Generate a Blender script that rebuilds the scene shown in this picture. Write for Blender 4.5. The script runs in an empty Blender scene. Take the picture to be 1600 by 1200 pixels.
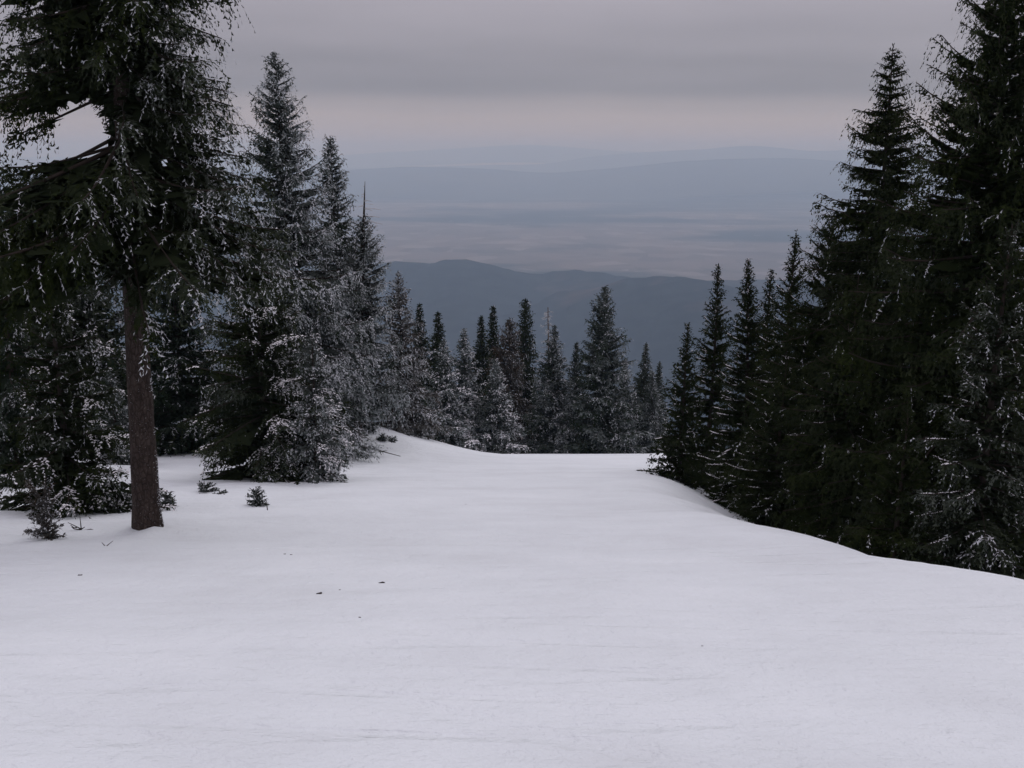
import bpy, math, zlib
import numpy as np

scene = bpy.context.scene
R_ = math.radians

# ------------------------------------------------------------------ camera
F_PX = 1570.0                       # focal length in pixels of the 1600 px wide photograph
PITCH = R_(13.1)
cam_data = bpy.data.cameras.new('camera')
cam_data.sensor_width = 36.0
cam_data.lens = 36.0 * F_PX / 1600.0
cam_data.clip_start = 0.1
cam_data.clip_end = 120000.0
cam = bpy.data.objects.new('camera', cam_data)
scene.collection.objects.link(cam)
cam.location = (0, 0, 0)
cam.rotation_euler = (R_(90) - PITCH, 0, 0)
scene.camera = cam

# ------------------------------------------------------------------ world: overcast sky
SUN_EL, SUN_AZ = R_(38), R_(25)
world = bpy.data.worlds.new('World')
scene.world = world
world.use_nodes = True
wn, wl = world.node_tree.nodes, world.node_tree.links
wn.clear()


def N(tree, kind, **kw):
    n = tree.nodes.new(kind)
    for k, v in kw.items():
        setattr(n, k, v)
    return n


def ramp(node, stops):
    cr = node.color_ramp
    while len(cr.elements) > 1:
        cr.elements.remove(cr.elements[-1])
    cr.elements[0].position = stops[0][0]
    c = stops[0][1]
    cr.elements[0].color = (*c, 1) if len(c) == 3 else c
    for p, c in stops[1:]:
        e = cr.elements.new(p)
        e.color = (*c, 1)


wt = world.node_tree
out = N(wt, 'ShaderNodeOutputWorld')
bg = N(wt, 'ShaderNodeBackground')
bg.inputs['Strength'].default_value = 0.1
sky = N(wt, 'ShaderNodeTexSky', sky_type='NISHITA', sun_disc=False)
sky.sun_elevation = SUN_EL
sky.sun_rotation = SUN_AZ
sky.altitude = 1500
tc = N(wt, 'ShaderNodeTexCoord')
sep = N(wt, 'ShaderNodeSeparateXYZ')
wl.new(tc.outputs['Generated'], sep.inputs[0])
# cloud sheet seen in perspective: direction / (height + small)
zc = N(wt, 'ShaderNodeMath', operation='MAXIMUM'); zc.inputs[1].default_value = 0.0
wl.new(sep.outputs['Z'], zc.inputs[0])
za = N(wt, 'ShaderNodeMath', operation='ADD'); za.inputs[1].default_value = 0.035
wl.new(zc.outputs[0], za.inputs[0])
px = N(wt, 'ShaderNodeMath', operation='DIVIDE'); wl.new(sep.outputs['X'], px.inputs[0]); wl.new(za.outputs[0], px.inputs[1])
py = N(wt, 'ShaderNodeMath', operation='DIVIDE'); wl.new(sep.outputs['Y'], py.inputs[0]); wl.new(za.outputs[0], py.inputs[1])
comb = N(wt, 'ShaderNodeCombineXYZ'); wl.new(px.outputs[0], comb.inputs[0]); wl.new(py.outputs[0], comb.inputs[1])
cn = N(wt, 'ShaderNodeTexNoise'); cn.inputs['Scale'].default_value = 0.28; cn.inputs['Detail'].default_value = 5; cn.inputs['Roughness'].default_value = 0.5
wl.new(comb.outputs[0], cn.inputs['Vector'])
# the base of the sheet wavers a little along the horizon
dn = N(wt, 'ShaderNodeTexNoise'); dn.inputs['Scale'].default_value = 2.2; dn.inputs['Detail'].default_value = 3
wl.new(tc.outputs['Generated'], dn.inputs['Vector'])
ds = N(wt, 'ShaderNodeMath', operation='MULTIPLY_ADD'); ds.inputs[1].default_value = 0.046; ds.inputs[2].default_value = -0.023
wl.new(dn.outputs['Fac'], ds.inputs[0])
zz = N(wt, 'ShaderNodeMath', operation='ADD'); wl.new(sep.outputs['Z'], zz.inputs[0]); wl.new(ds.outputs[0], zz.inputs[1])
cr = N(wt, 'ShaderNodeValToRGB')
cr.color_ramp.interpolation = 'EASE'
GREY = lambda v, r=1.02, g=0.93, b=1.035: (v * r, v * g, v * b)
ramp(cr, [(0.0, GREY(.375, 1.08, .915, .925)), (0.026, GREY(.375, 1.08, .915, .925)), (0.036, GREY(.33, 1.06, .92, .96)),
          (0.053, GREY(.232)), (0.072, GREY(.258)), (0.097, GREY(.315)), (0.136, GREY(.365)), (0.25, GREY(.46)),
          (0.5, GREY(.62)), (1.0, GREY(.89))])
wl.new(zz.outputs[0], cr.inputs[0])
cv = N(wt, 'ShaderNodeMath', operation='MULTIPLY_ADD'); cv.inputs[1].default_value = 0.62; cv.inputs[2].default_value = 0.69
wl.new(cn.outputs['Fac'], cv.inputs[0])
# near the horizon the sheet is averaged out by distance
fz = N(wt, 'ShaderNodeMapRange'); fz.inputs['From Min'].default_value = 0.03; fz.inputs['From Max'].default_value = 0.07
wl.new(sep.outputs['Z'], fz.inputs['Value'])
fm = N(wt, 'ShaderNodeMix', data_type='FLOAT'); fm.inputs['A'].default_value = 1.0
wl.new(fz.outputs[0], fm.inputs['Factor']); wl.new(cv.outputs[0], fm.inputs['B'])
cm = N(wt, 'ShaderNodeVectorMath', operation='SCALE'); wl.new(cr.outputs[0], cm.inputs[0]); wl.new(fm.outputs['Result'], cm.inputs['Scale'])
gain = N(wt, 'ShaderNodeVectorMath', operation='SCALE'); gain.inputs['Scale'].default_value = 10.0
wl.new(cm.outputs[0], gain.inputs[0])
mx = N(wt, 'ShaderNodeMix', data_type='RGBA'); mx.inputs['Factor'].default_value = 0.95
wl.new(sky.outputs[0], mx.inputs['A']); wl.new(gain.outputs[0], mx.inputs['B'])
wl.new(mx.outputs['Result'], bg.inputs[0]); wl.new(bg.outputs[0], out.inputs[0])

# ------------------------------------------------------------------ sun behind the cloud sheet
sd = bpy.data.lights.new('sun', 'SUN')
sd.energy = 0.5; sd.angle = R_(50); sd.color = (1.0, 0.96, 0.92)
sun = bpy.data.objects.new('sun', sd); scene.collection.objects.link(sun)
sun.rotation_euler = (R_(90) - SUN_EL, 0, R_(180) - SUN_AZ)

vs = scene.view_settings
vs.view_transform = 'Standard'; vs.look = 'None'; vs.gamma = 1.0; vs.use_curve_mapping = False
vs.exposure = 0.0
scene.cycles.use_denoising = True
scene.cycles.max_bounces = 4
scene.cycles.diffuse_bounces = 2
scene.cycles.volume_bounces = 2

# ------------------------------------------------------------------ helpers
def link(o, parent=None):
    scene.collection.objects.link(o)
    if parent is not None:
        o.parent = parent
    return o


def tag(o, label=None, cat=None, group=None, kind=None):
    if label: o['label'] = label
    if cat: o['category'] = cat
    if group: o['group'] = group
    if kind: o['kind'] = kind
    return o


def mesh_np(name, V, Fc, mat, parent=None, smooth=False, attrs=None):
    """one mesh object from numpy arrays; Fc is an (n,3) or (n,4) index array or a list of such"""
    V = np.asarray(V, dtype=np.float32)
    if not isinstance(Fc, list):
        Fc = [Fc]
    Fc = [np.asarray(f, dtype=np.int32) for f in Fc if len(f)]
    me = bpy.data.meshes.new(name)
    nl = sum(f.size for f in Fc); npoly = sum(len(f) for f in Fc)
    me.vertices.add(len(V)); me.loops.add(nl); me.polygons.add(npoly)
    me.vertices.foreach_set('co', V.ravel())
    me.loops.foreach_set('vertex_index', np.concatenate([f.ravel() for f in Fc]))
    tot = np.concatenate([np.full(len(f), f.shape[1], np.int32) for f in Fc])
    me.polygons.foreach_set('loop_start', np.concatenate([[0], np.cumsum(tot)[:-1]]).astype(np.int32))
    if smooth:
        me.polygons.foreach_set('use_smooth', np.ones(npoly, bool))
    for k, a in (attrs or {}).items():
        at = me.attributes.new(k, 'FLOAT', 'POINT')
        at.data.foreach_set('value', np.asarray(a, np.float32))
    me.update(calc_edges=True)
    me.materials.append(mat)
    return link(bpy.data.objects.new(name, me), parent)


def empty(name, loc):
    o = bpy.data.objects.new(name, None)
    o.empty_display_size = 0.3
    o.location = loc
    return link(o)


def wob(x, y, seed, f, octaves=3):
    """smooth pseudo-noise in about [-1, 1]"""
    rs = np.random.RandomState(seed)
    v = 0; amp = 1.0; tot = 0
    for o in range(octaves):
        for k in range(4):
            a, ph = rs.uniform(0, 2 * math.pi, 2)
            ff = f * rs.uniform(0.7, 1.4)
            v = v + amp * np.sin(ff * (math.cos(a) * x + math.sin(a) * y) + ph)
        tot += amp * 2.0; amp *= 0.5; f *= 2.1
    return v / tot


def ray(pxx, pyy):
    u = (pxx - 800.0) / F_PX; v = (pyy - 600.0) / F_PX
    return np.array([u, math.cos(PITCH) - v * math.sin(PITCH), -math.sin(PITCH) - v * math.cos(PITCH)])


def at(pxx, pyy, Y):
    d = ray(pxx, pyy)
    return d * (Y / d[1])

# ------------------------------------------------------------------ materials
def new_mat(name):
    m = bpy.data.materials.new(name); m.use_nodes = True
    t = m.node_tree
    b = t.nodes['Principled BSDF']
    return m, t, b


def noise(t, scale, detail=4, rough=0.55, vec=None):
    n = N(t, 'ShaderNodeTexNoise')
    n.inputs['Scale'].default_value = scale; n.inputs['Detail'].default_value = detail; n.inputs['Roughness'].default_value = rough
    if vec is not None: t.links.new(vec, n.inputs['Vector'])
    return n


def mapping(t, scale=(1, 1, 1), rot=(0, 0, 0)):
    g = N(t, 'ShaderNodeNewGeometry'); m = N(t, 'ShaderNodeMapping')
    m.inputs['Scale'].default_value = scale; m.inputs['Rotation'].default_value = rot
    t.links.new(g.outputs['Position'], m.inputs['Vector'])
    return m.outputs[0]


def objcoord(t, scale=(1, 1, 1)):
    g = N(t, 'ShaderNodeTexCoord'); m = N(t, 'ShaderNodeMapping')
    m.inputs['Scale'].default_value = scale
    t.links.new(g.outputs['Object'], m.inputs['Vector'])
    return m.outputs[0]


def mat_snow():
    m, t, b = new_mat('packed_snow')
    L = t.links
    big = noise(t, 0.6, 6, 0.62, mapping(t, (1, 1, 1)))
    streak = noise(t, 1.0, 5, 0.6, mapping(t, (0.55, 1.9, 1), (0, 0, R_(-14))))
    streak2 = noise(t, 1.0, 4, 0.6, mapping(t, (0.7, 4.5, 1), (0, 0, R_(24))))
    grit = noise(t, 26, 3, 0.6, mapping(t))
    c = N(t, 'ShaderNodeValToRGB')
    ramp(c, [(0.31, (.715, .765, .795)), (0.5, (.785, .845, .88)), (0.69, (.835, .895, .93))])
    s1 = N(t, 'ShaderNodeMath', operation='ADD'); s2 = N(t, 'ShaderNodeMath', operation='MULTIPLY'); s2.inputs[1].default_value = 0.5
    s1.operation = 'MULTIPLY_ADD'; s1.inputs[1].default_value = 1.45; bs = N(t, 'ShaderNodeMath', operation='MULTIPLY'); bs.inputs[1].default_value = .55
    L.new(streak.outputs['Fac'], bs.inputs[0]); L.new(big.outputs['Fac'], s1.inputs[0]); L.new(bs.outputs[0], s1.inputs[2]); L.new(s1.outputs[0], s2.inputs[0])
    L.new(s2.outputs[0], c.inputs[0]); L.new(c.outputs[0], b.inputs['Base Color'])
    b.inputs['Roughness'].default_value = 0.7
    b.inputs['Specular IOR Level'].default_value = 0.15
    # faint ski tracks: warped thin bands, each set showing only in patches
    tracks = []
    for rot, sc2, sd2 in ((R_(12), .55, 3.1), (R_(-21), .42, 7.7), (R_(64), .5, 1.3)):
        wv_ = N(t, 'ShaderNodeTexWave', wave_type='BANDS', bands_direction='Y')
        wv_.inputs['Scale'].default_value = sc2; wv_.inputs['Distortion'].default_value = 5.0
        wv_.inputs['Detail'].default_value = 1.5; wv_.inputs['Detail Scale'].default_value = .25; wv_.inputs['Phase Offset'].default_value = sd2
        L.new(mapping(t, (.35, 1, 1), (0, 0, rot)), wv_.inputs['Vector'])
        th = N(t, 'ShaderNodeMapRange'); th.inputs['From Min'].default_value = .90; th.inputs['From Max'].default_value = 1.0
        L.new(wv_.outputs['Fac'], th.inputs['Value'])
        mk = noise(t, .5, 2, .5, mapping(t, (1, 1, 1), (0, 0, sd2)))
        mr = N(t, 'ShaderNodeMapRange'); mr.inputs['From Min'].default_value = .45; mr.inputs['From Max'].default_value = .62
        L.new(mk.outputs['Fac'], mr.inputs['Value'])
        ml = N(t, 'ShaderNodeMath', operation='MULTIPLY'); L.new(th.outputs[0], ml.inputs[0]); L.new(mr.outputs[0], ml.inputs[1])
        tracks.append(ml)
    prev = None
    for n, dist in ((streak, 0.045), (streak2, 0.03), (noise(t, 2.6, 5, 0.65, mapping(t)), 0.10), (noise(t, 9, 4, .6, mapping(t)), .03), (grit, 0.016)):
        bp = N(t, 'ShaderNodeBump'); bp.inputs['Distance'].default_value = dist; bp.inputs['Strength'].default_value = 0.6
        L.new(n.outputs['Fac'], bp.inputs['Height'])
        if prev is not None: L.new(prev.outputs[0], bp.inputs['Normal'])
        prev = bp
    for n in tracks:
        bp = N(t, 'ShaderNodeBump', invert=True); bp.inputs['Distance'].default_value = .022; bp.inputs['Strength'].default_value = .6
        L.new(n.outputs[0], bp.inputs['Height']); L.new(prev.outputs[0], bp.inputs['Normal'])
        prev = bp
    L.new(prev.outputs[0], b.inputs['Normal'])
    return m


def mat_foliage(name, dark, light, hoar=(.38, .42, .43)):
    m, t, b = new_mat(name)
    L = t.links
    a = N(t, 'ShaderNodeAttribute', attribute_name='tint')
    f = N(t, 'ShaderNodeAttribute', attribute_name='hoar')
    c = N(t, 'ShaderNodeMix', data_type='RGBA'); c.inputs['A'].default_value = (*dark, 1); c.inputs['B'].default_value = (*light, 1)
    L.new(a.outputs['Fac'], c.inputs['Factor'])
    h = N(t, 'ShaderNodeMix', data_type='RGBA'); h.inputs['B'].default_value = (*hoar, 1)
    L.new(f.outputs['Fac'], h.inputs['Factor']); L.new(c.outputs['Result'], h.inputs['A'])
    L.new(h.outputs['Result'], b.inputs['Base Color'])
    b.inputs['Roughness'].default_value = 0.9; b.inputs['Specular IOR Level'].default_value = 0.02
    return m


def mat_plain(name, col, rough=0.8, spec=0.15, var=0.25, scale=8.0):
    m, t, b = new_mat(name)
    n = noise(t, scale, 4, 0.6, objcoord(t))
    c = N(t, 'ShaderNodeValToRGB')
    ramp(c, [(0.3, tuple(v * (1 - var) for v in col)), (0.7, tuple(min(1, v * (1 + var)) for v in col))])
    t.links.new(n.outputs['Fac'], c.inputs[0]); t.links.new(c.outputs[0], b.inputs['Base Color'])
    b.inputs['Roughness'].default_value = rough; b.inputs['Specular IOR Level'].default_value = spec
    return m


def mat_bark():
    m, t, b = new_mat('spruce_bark')
    L = t.links
    v = N(t, 'ShaderNodeTexVoronoi', feature='DISTANCE_TO_EDGE'); v.inputs['Scale'].default_value = 1.0
    n0 = noise(t, 3, 3, .5, objcoord(t, (1, 1, 1)))
    mp = N(t, 'ShaderNodeVectorMath', operation='MULTIPLY_ADD'); mp.inputs[1].default_value = (.25, .25, .25)
    L.new(n0.outputs['Color'], mp.inputs[0]); L.new(objcoord(t, (22, 22, 11)), mp.inputs[2])
    L.new(mp.outputs[0], v.inputs['Vector'])
    n = noise(t, 1, 5, 0.65, objcoord(t, (14, 14, 5)))
    n2 = noise(t, 70, 3, 0.6, objcoord(t))
    c = N(t, 'ShaderNodeValToRGB')
    ramp(c, [(0.25, (.026, .019, .017)), (0.5, (.046, .034, .029)), (0.75, (.075, .058, .050))])
    L.new(n.outputs['Fac'], c.inputs[0])
    e = N(t, 'ShaderNodeMapRange'); e.inputs['From Max'].default_value = 0.16; e.inputs['To Min'].default_value = 0.55
    L.new(v.outputs['Distance'], e.inputs['Value'])
    k = N(t, 'ShaderNodeVectorMath', operation='SCALE'); L.new(c.outputs[0], k.inputs[0]); L.new(e.outputs[0], k.inputs['Scale'])
    # specks of rime caught in the bark
    sp = N(t, 'ShaderNodeMapRange'); sp.inputs['From Min'].default_value = 0.66; sp.inputs['From Max'].default_value = 0.72
    L.new(n2.outputs['Fac'], sp.inputs['Value'])
    h = N(t, 'ShaderNodeMix', data_type='RGBA'); h.inputs['B'].default_value = (.4, .4, .42, 1)
    L.new(sp.outputs[0], h.inputs['Factor']); L.new(k.outputs[0], h.inputs['A'])
    L.new(h.outputs['Result'], b.inputs['Base Color'])
    b.inputs['Roughness'].default_value = 0.9; b.inputs['Specular IOR Level'].default_value = 0.1
    b1 = N(t, 'ShaderNodeBump'); b1.inputs['Distance'].default_value = 0.02; L.new(e.outputs[0], b1.inputs['Height'])
    b2 = N(t, 'ShaderNodeBump'); b2.inputs['Distance'].default_value = 0.03; L.new(n.outputs['Fac'], b2.inputs['Height']); L.new(b1.outputs[0], b2.inputs['Normal'])
    L.new(b2.outputs[0], b.inputs['Normal'])
    return m


SNOW = mat_snow()
BARK = mat_bark()
WOOD = mat_plain('spruce_twig_wood', (.032, .025, .021), 0.9, 0.1, 0.3, 9)
GREYWOOD = mat_plain('weathered_dead_wood', (.13, .115, .105), 0.9, 0.1, 0.3, 12)
RIME = mat_plain('rime', (.50, .52, .545), 0.85, 0.1, 0.22, 5)
PAD = mat_plain('fresh_snow_load', (.84, .84, .87), 0.8, 0.1, 0.04, 6)
FOL_DARK = mat_foliage('dark_spruce_needles', (.0085, .0135, .0035), (.025, .034, .009))
FOL_COOL = mat_foliage('frosted_spruce_needles', (.009, .016, .0075), (.023, .036, .0175))
FOL_BROWN = mat_foliage('brownish_spruce_needles', (.026, .018, .010), (.056, .038, .021))
GRASS = mat_plain('dead_grass', (.20, .15, .09), 0.9, 0.1, 0.3, 15)

# ------------------------------------------------------------------ ground
EDGE_Y = np.array([-30, 4, 8.8, 9.8, 13.3, 15.8, 19, 23.5, 30, 40, 60, 140.])
EDGE_X = np.array([9.0, 6.4, 4.95, 4.25, 3.75, 3.4, 3.45, 4.0, 5.4, 7.6, 10.5, 16.])


MOUNDS = []


def ground(x, y):
    x = np.asarray(x, float); y = np.asarray(y, float)
    yy = np.maximum(y, -20)
    z = -(1.6 + 0.2545 * yy + 0.00043 * yy ** 2)
    far = np.maximum(y - 58, 0)
    z = z - 0.0028 * far ** 2 / (1 + far / 90)
    # swell on the left of the run, carrying the lone spruce
    z = z + 1.45 * np.exp(-((x + 6.6) / 4.2) ** 2 - ((y - 39) / 7.5) ** 2)
    z = z + 0.035 * np.maximum(-x - 4.5, 0) * np.clip((y - 8) / 14, 0, 1)
    # ground falls away into the wood on the right
    xe = np.interp(y, EDGE_Y, EDGE_X) + 0.16 * wob(y, y * 0, 5, 0.55, 2) + 0.09 * wob(y, x * .3, 6, 2.4, 2)
    d = x - xe
    sp = 0.35 * np.log1p(np.exp(np.clip(d / 0.35, -30, 30)))
    z = z - 1.9 * (1 - np.exp(-0.42 * sp))
    lip = np.exp(-((d + 0.75) / 0.8) ** 2) * (0.06 + 0.05 * wob(y, y * 0, 9, 0.8, 2))
    z = z + lip * np.clip((y - 2) / 5, 0, 1)
    # soft waves and ruffled snow beside the run on the left
    amp = 1 / (1 + (np.abs(y) / 60))
    z = z + 0.05 * wob(x, y, 21, 0.55) * amp
    z = z + 0.010 * wob(x * 0.8 + y * .35, y * 1.2 - x * .2, 22, 1.5)
    for mx_, my_, mr_, mh_ in MOUNDS:
        z = z + mh_ * np.exp(-((x - mx_) ** 2 + (y - my_) ** 2) / mr_ ** 2)
    rough = np.clip((-x - 3.0) / 1.5, 0, 1) * np.clip((y - 9) / 3, 0, 1)
    z = z + 0.045 * rough * wob(x, y, 23, 2.0)
    return z


def gz(x, y):
    return float(ground(np.array([x]), np.array([y]))[0])


def hit(pxx, pyy, y0=2.0, y1=58.0):
    """where the sight line through a photo pixel meets the snow"""
    d = ray(pxx, pyy); d = d / d[1]
    Y = np.linspace(y0, y1, 6000)
    g = ground(d[0] * Y, Y) - d[2] * Y
    k = np.argmax(g > 0)
    Yk = Y[k] if g[k] > 0 else y1
    return np.array([d[0] * Yk, Yk, gz(d[0] * Yk, Yk)])


def stretch(lo, hi, n, c, dense):
    """grid lines packed around c"""
    a = np.arcsinh((lo - c) / dense); b = np.arcsinh((hi - c) / dense)
    return c + dense * np.sinh(np.linspace(a, b, n))


b0 = hit(231, 829)
MOUNDS += [(b0[0] + .16, b0[1] - .17, .15, .07), (b0[0] - .22, b0[1] - .05, .14, .05), (b0[0] + .05, b0[1] + .5, .5, .08)]
gx = stretch(-110, 110, 290, -1.0, 6.0)
gy = stretch(-30, 230, 290, 9.0, 8.0)
GX, GY = np.meshgrid(gx, gy)
GZ = ground(GX, GY)
V = np.stack([GX.ravel(), GY.ravel(), GZ.ravel()], 1)
ii = np.arange(len(gx) - 1)[None] + (np.arange(len(gy) - 1) * len(gx))[:, None]
ii = ii.ravel()
Q = np.stack([ii, ii + 1, ii + 1 + len(gx), ii + len(gx)], 1)
tag(mesh_np('snow_slope', V, Q, SNOW, smooth=True), 'wide packed snow piste running downhill between the spruces', kind='structure')

# ------------------------------------------------------------------ valley, foothills, far hills
PLAIN = -600.0


def mat_forest_hill(name, base, patch, scale):
    m, t, b = new_mat(name)
    L = t.links
    n = noise(t, scale, 6, 0.65, mapping(t))
    n2 = noise(t, scale * 0.16, 4, 0.6, mapping(t))
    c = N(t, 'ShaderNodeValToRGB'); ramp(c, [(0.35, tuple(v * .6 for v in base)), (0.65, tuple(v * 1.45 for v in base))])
    L.new(n.outputs['Fac'], c.inputs[0])
    r = N(t, 'ShaderNodeMapRange'); r.inputs['From Min'].default_value = 0.56; r.inputs['From Max'].default_value = 0.68
    L.new(n2.outputs['Fac'], r.inputs['Value'])
    x = N(t, 'ShaderNodeMix', data_type='RGBA'); x.inputs['B'].default_value = (*patch, 1)
    L.new(r.outputs[0], x.inputs['Factor']); L.new(c.outputs[0], x.inputs['A'])
    L.new(x.outputs['Result'], b.inputs['Base Color'])
    b.inputs['Roughness'].default_value = 1.0; b.inputs['Specular IOR Level'].default_value = 0.0
    bp = N(t, 'ShaderNodeBump'); bp.inputs['Distance'].default_value = 9; bp.inputs['Strength'].default_value = 0.8
    L.new(n.outputs['Fac'], bp.inputs['Height']); L.new(bp.outputs[0], b.inputs['Normal'])
    return m


def mat_valley():
    m, t, b = new_mat('valley_fields')
    L = t.links
    v = N(t, 'ShaderNodeTexVoronoi'); v.inputs['Scale'].default_value = 0.0060
    L.new(mapping(t, (1, 0.8, 1), (0, 0, R_(20))), v.inputs['Vector'])
    n = noise(t, 0.00075, 6, 0.62, mapping(t, (0.55, 1, 1)))
    n2 = noise(t, 0.006, 3, 0.7, mapping(t))
    c = N(t, 'ShaderNodeValToRGB')
    ramp(c, [(0.0, (.10, .085, .07)), (0.35, (.17, .14, .12)), (0.65, (.12, .105, .085)), (1.0, (.23, .20, .18))])
    sc_ = N(t, 'ShaderNodeSeparateColor'); L.new(v.outputs['Color'], sc_.inputs[0]); L.new(sc_.outputs[0], c.inputs[0])
    w = N(t, 'ShaderNodeMapRange'); w.inputs['From Min'].default_value = 0.47; w.inputs['From Max'].default_value = 0.56
    L.new(n.outputs['Fac'], w.inputs['Value'])
    x = N(t, 'ShaderNodeMix', data_type='RGBA'); x.inputs['B'].default_value = (.022, .028, .022, 1)
    L.new(w.outputs[0], x.inputs['Factor']); L.new(c.outputs[0], x.inputs['A'])
    s = N(t, 'ShaderNodeMapRange'); s.inputs['From Min'].default_value = 0.66; s.inputs['From Max'].default_value = 0.74
    L.new(n2.outputs['Fac'], s.inputs['Value'])
    y = N(t, 'ShaderNodeMix', data_type='RGBA'); y.inputs['B'].default_value = (.33, .30, .28, 1)
    L.new(s.outputs[0], y.inputs['Factor']); L.new(x.outputs['Result'], y.inputs['A'])
    L.new(y.outputs['Result'], b.inputs['Base Color'])
    b.inputs['Roughness'].default_value = 1.0; b.inputs['Specular IOR Level'].default_value = 0.0
    return m


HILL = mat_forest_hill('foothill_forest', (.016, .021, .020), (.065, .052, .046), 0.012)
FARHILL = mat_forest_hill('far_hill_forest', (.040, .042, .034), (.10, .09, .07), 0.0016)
VALLEY = mat_valley()

gx2 = np.linspace(-33000, 33000, 90); gy2 = np.linspace(300, 33000, 60)
X2, Y2 = np.meshgrid(gx2, gy2)
V = np.stack([X2.ravel(), Y2.ravel(), np.full(X2.size, PLAIN) + 10 * wob(X2, Y2, 31, .0007).ravel()], 1)


def quads(nx, ny):
    i = (np.arange(nx - 1)[None] + (np.arange(ny - 1) * nx)[:, None]).ravel()
    return np.stack([i, i + 1, i + 1 + nx, i + nx], 1)


tag(mesh_np('valley_plain', V, quads(90, 60), VALLEY), 'wide hazy valley plain of fields and woods', kind='structure')


def ridge(name, label, Y, crest, xr, nx, depth, ny, front, back, mat, seed, rough, f, z0=PLAIN - 15):
    """a chain of hills whose skyline passes through the given (photo x, photo y) pairs when at distance Y"""
    xs = np.linspace(xr[0], xr[1], nx)
    cp = np.array([at(a, b_, Y)[[0, 2]] for a, b_ in crest])
    cz = np.interp(xs, cp[:, 0], cp[:, 1])
    k = np.ones(5) / 5
    cz = np.convolve(np.pad(cz, 2, mode='edge'), k, 'valid')
    w = np.linspace(-depth[0], depth[1], ny)
    w = np.sort(np.append(w, 0.0)); nyy = len(w)
    X, W = np.meshgrid(xs, w)
    YY = Y + W + 0.12 * depth[0] * wob(X, W * 0, seed + 1, f * .6)
    drop = np.where(W < 0, -W * front, W * back)
    drop = np.sqrt(drop ** 2 + (depth[0] * .03 * front) ** 2) - depth[0] * .03 * front
    spur = wob(X, W * .35, seed, f) * np.clip(drop / 90, 0, 1) * rough * 5 + wob(X, W, seed + 2, f * 5, 4) * rough * .9
    Z = np.maximum(cz[None] - drop + spur, z0)
    V = np.stack([X.ravel(), YY.ravel(), Z.ravel()], 1)
    return tag(mesh_np(name, V, quads(nx, nyy), mat, smooth=True), label, kind='structure')


ridge('foothill', 'blue hazy forested ridge below the piste on the left', 3900,
      [(-900, 470), (200, 440), (540, 428), (580, 420), (612, 413), (635, 412), (663, 421), (691, 413), (725, 413), (759, 419), (804, 430), (843, 438),
       (882, 428), (927, 426), (978, 428), (1010, 433), (1060, 429), (1130, 434), (1300, 426), (1800, 420), (2600, 440)], (-4500, 4500), 420, (2200, 700), 40, .11, .45, HILL, 41, 11, .005)
ridge('foothill', 'nearer dark forested hill beyond the treetops on the right', 3300,
      [(-900, 600), (500, 545), (700, 510), (800, 488), (880, 462), (940, 444), (985, 434), (1029, 426), (1062, 424), (1107, 429), (1150, 440), (1250, 436), (1500, 425), (2200, 430)],
      (-4000, 4200), 380, (2400, 650), 50, .14, .5, HILL, 47, 10, .006)
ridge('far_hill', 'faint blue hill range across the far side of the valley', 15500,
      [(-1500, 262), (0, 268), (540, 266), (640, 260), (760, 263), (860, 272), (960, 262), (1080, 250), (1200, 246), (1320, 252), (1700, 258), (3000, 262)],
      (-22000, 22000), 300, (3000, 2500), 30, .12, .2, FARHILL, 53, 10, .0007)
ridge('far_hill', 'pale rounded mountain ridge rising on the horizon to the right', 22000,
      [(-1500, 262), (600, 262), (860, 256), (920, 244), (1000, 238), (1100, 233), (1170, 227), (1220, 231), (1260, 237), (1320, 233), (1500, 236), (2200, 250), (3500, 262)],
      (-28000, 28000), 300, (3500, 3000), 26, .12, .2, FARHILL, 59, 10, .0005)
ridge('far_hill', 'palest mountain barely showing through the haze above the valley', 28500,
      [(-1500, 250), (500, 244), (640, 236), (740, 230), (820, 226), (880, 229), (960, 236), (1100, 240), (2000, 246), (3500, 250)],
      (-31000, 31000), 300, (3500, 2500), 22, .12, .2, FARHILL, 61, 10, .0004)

# ------------------------------------------------------------------ haze in the valley air
hz = 33500.0
zt, zb_ = 175.0, PLAIN - 40
V = [(-hz, -400, zb_), (hz, -400, zb_), (hz, hz, zb_), (-hz, hz, zb_), (-hz, -400, zt), (hz, -400, zt), (hz, hz, zt), (-hz, hz, zt)]
Fq = np.array([(3, 2, 1, 0), (4, 5, 6, 7), (0, 1, 5, 4), (1, 2, 6, 5), (2, 3, 7, 6), (3, 0, 4, 7)])
hm = bpy.data.materials.new('valley_haze'); hm.use_nodes = True
ht = hm.node_tree; ht.nodes.clear()
ho = N(ht, 'ShaderNodeOutputMaterial'); hv = N(ht, 'ShaderNodeVolumePrincipled')
hv.inputs['Color'].default_value = (.56, .76, 1.0, 1)
hv.inputs['Absorption Color'].default_value = (.62, .62, .62, 1)
hv.inputs['Density'].default_value = 1.4e-4
hv.inputs['Anisotropy'].default_value = 0.0
ht.links.new(hv.outputs[0], ho.inputs['Volume'])
tag(mesh_np('haze', V, Fq, hm), 'pale blue winter haze filling the valley air', kind='stuff')

# ------------------------------------------------------------------ spruce builder
def flat(counts):
    counts = np.asarray(counts, int)
    idx = np.repeat(np.arange(len(counts)), counts)
    k = np.arange(counts.sum()) - np.repeat(np.cumsum(counts) - counts, counts)
    return idx, k


def unit(v):
    return v / np.maximum(np.linalg.norm(v, axis=-1, keepdims=True), 1e-9)


def n3(p, seed, f):
    rs = np.random.RandomState(seed)
    v = 0
    for k in range(6):
        a = rs.normal(size=3); a = a / np.linalg.norm(a) * f * rs.uniform(.6, 1.6)
        v = v + np.sin(p @ a + rs.uniform(0, 6.28))
    return v / 3.0


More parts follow.
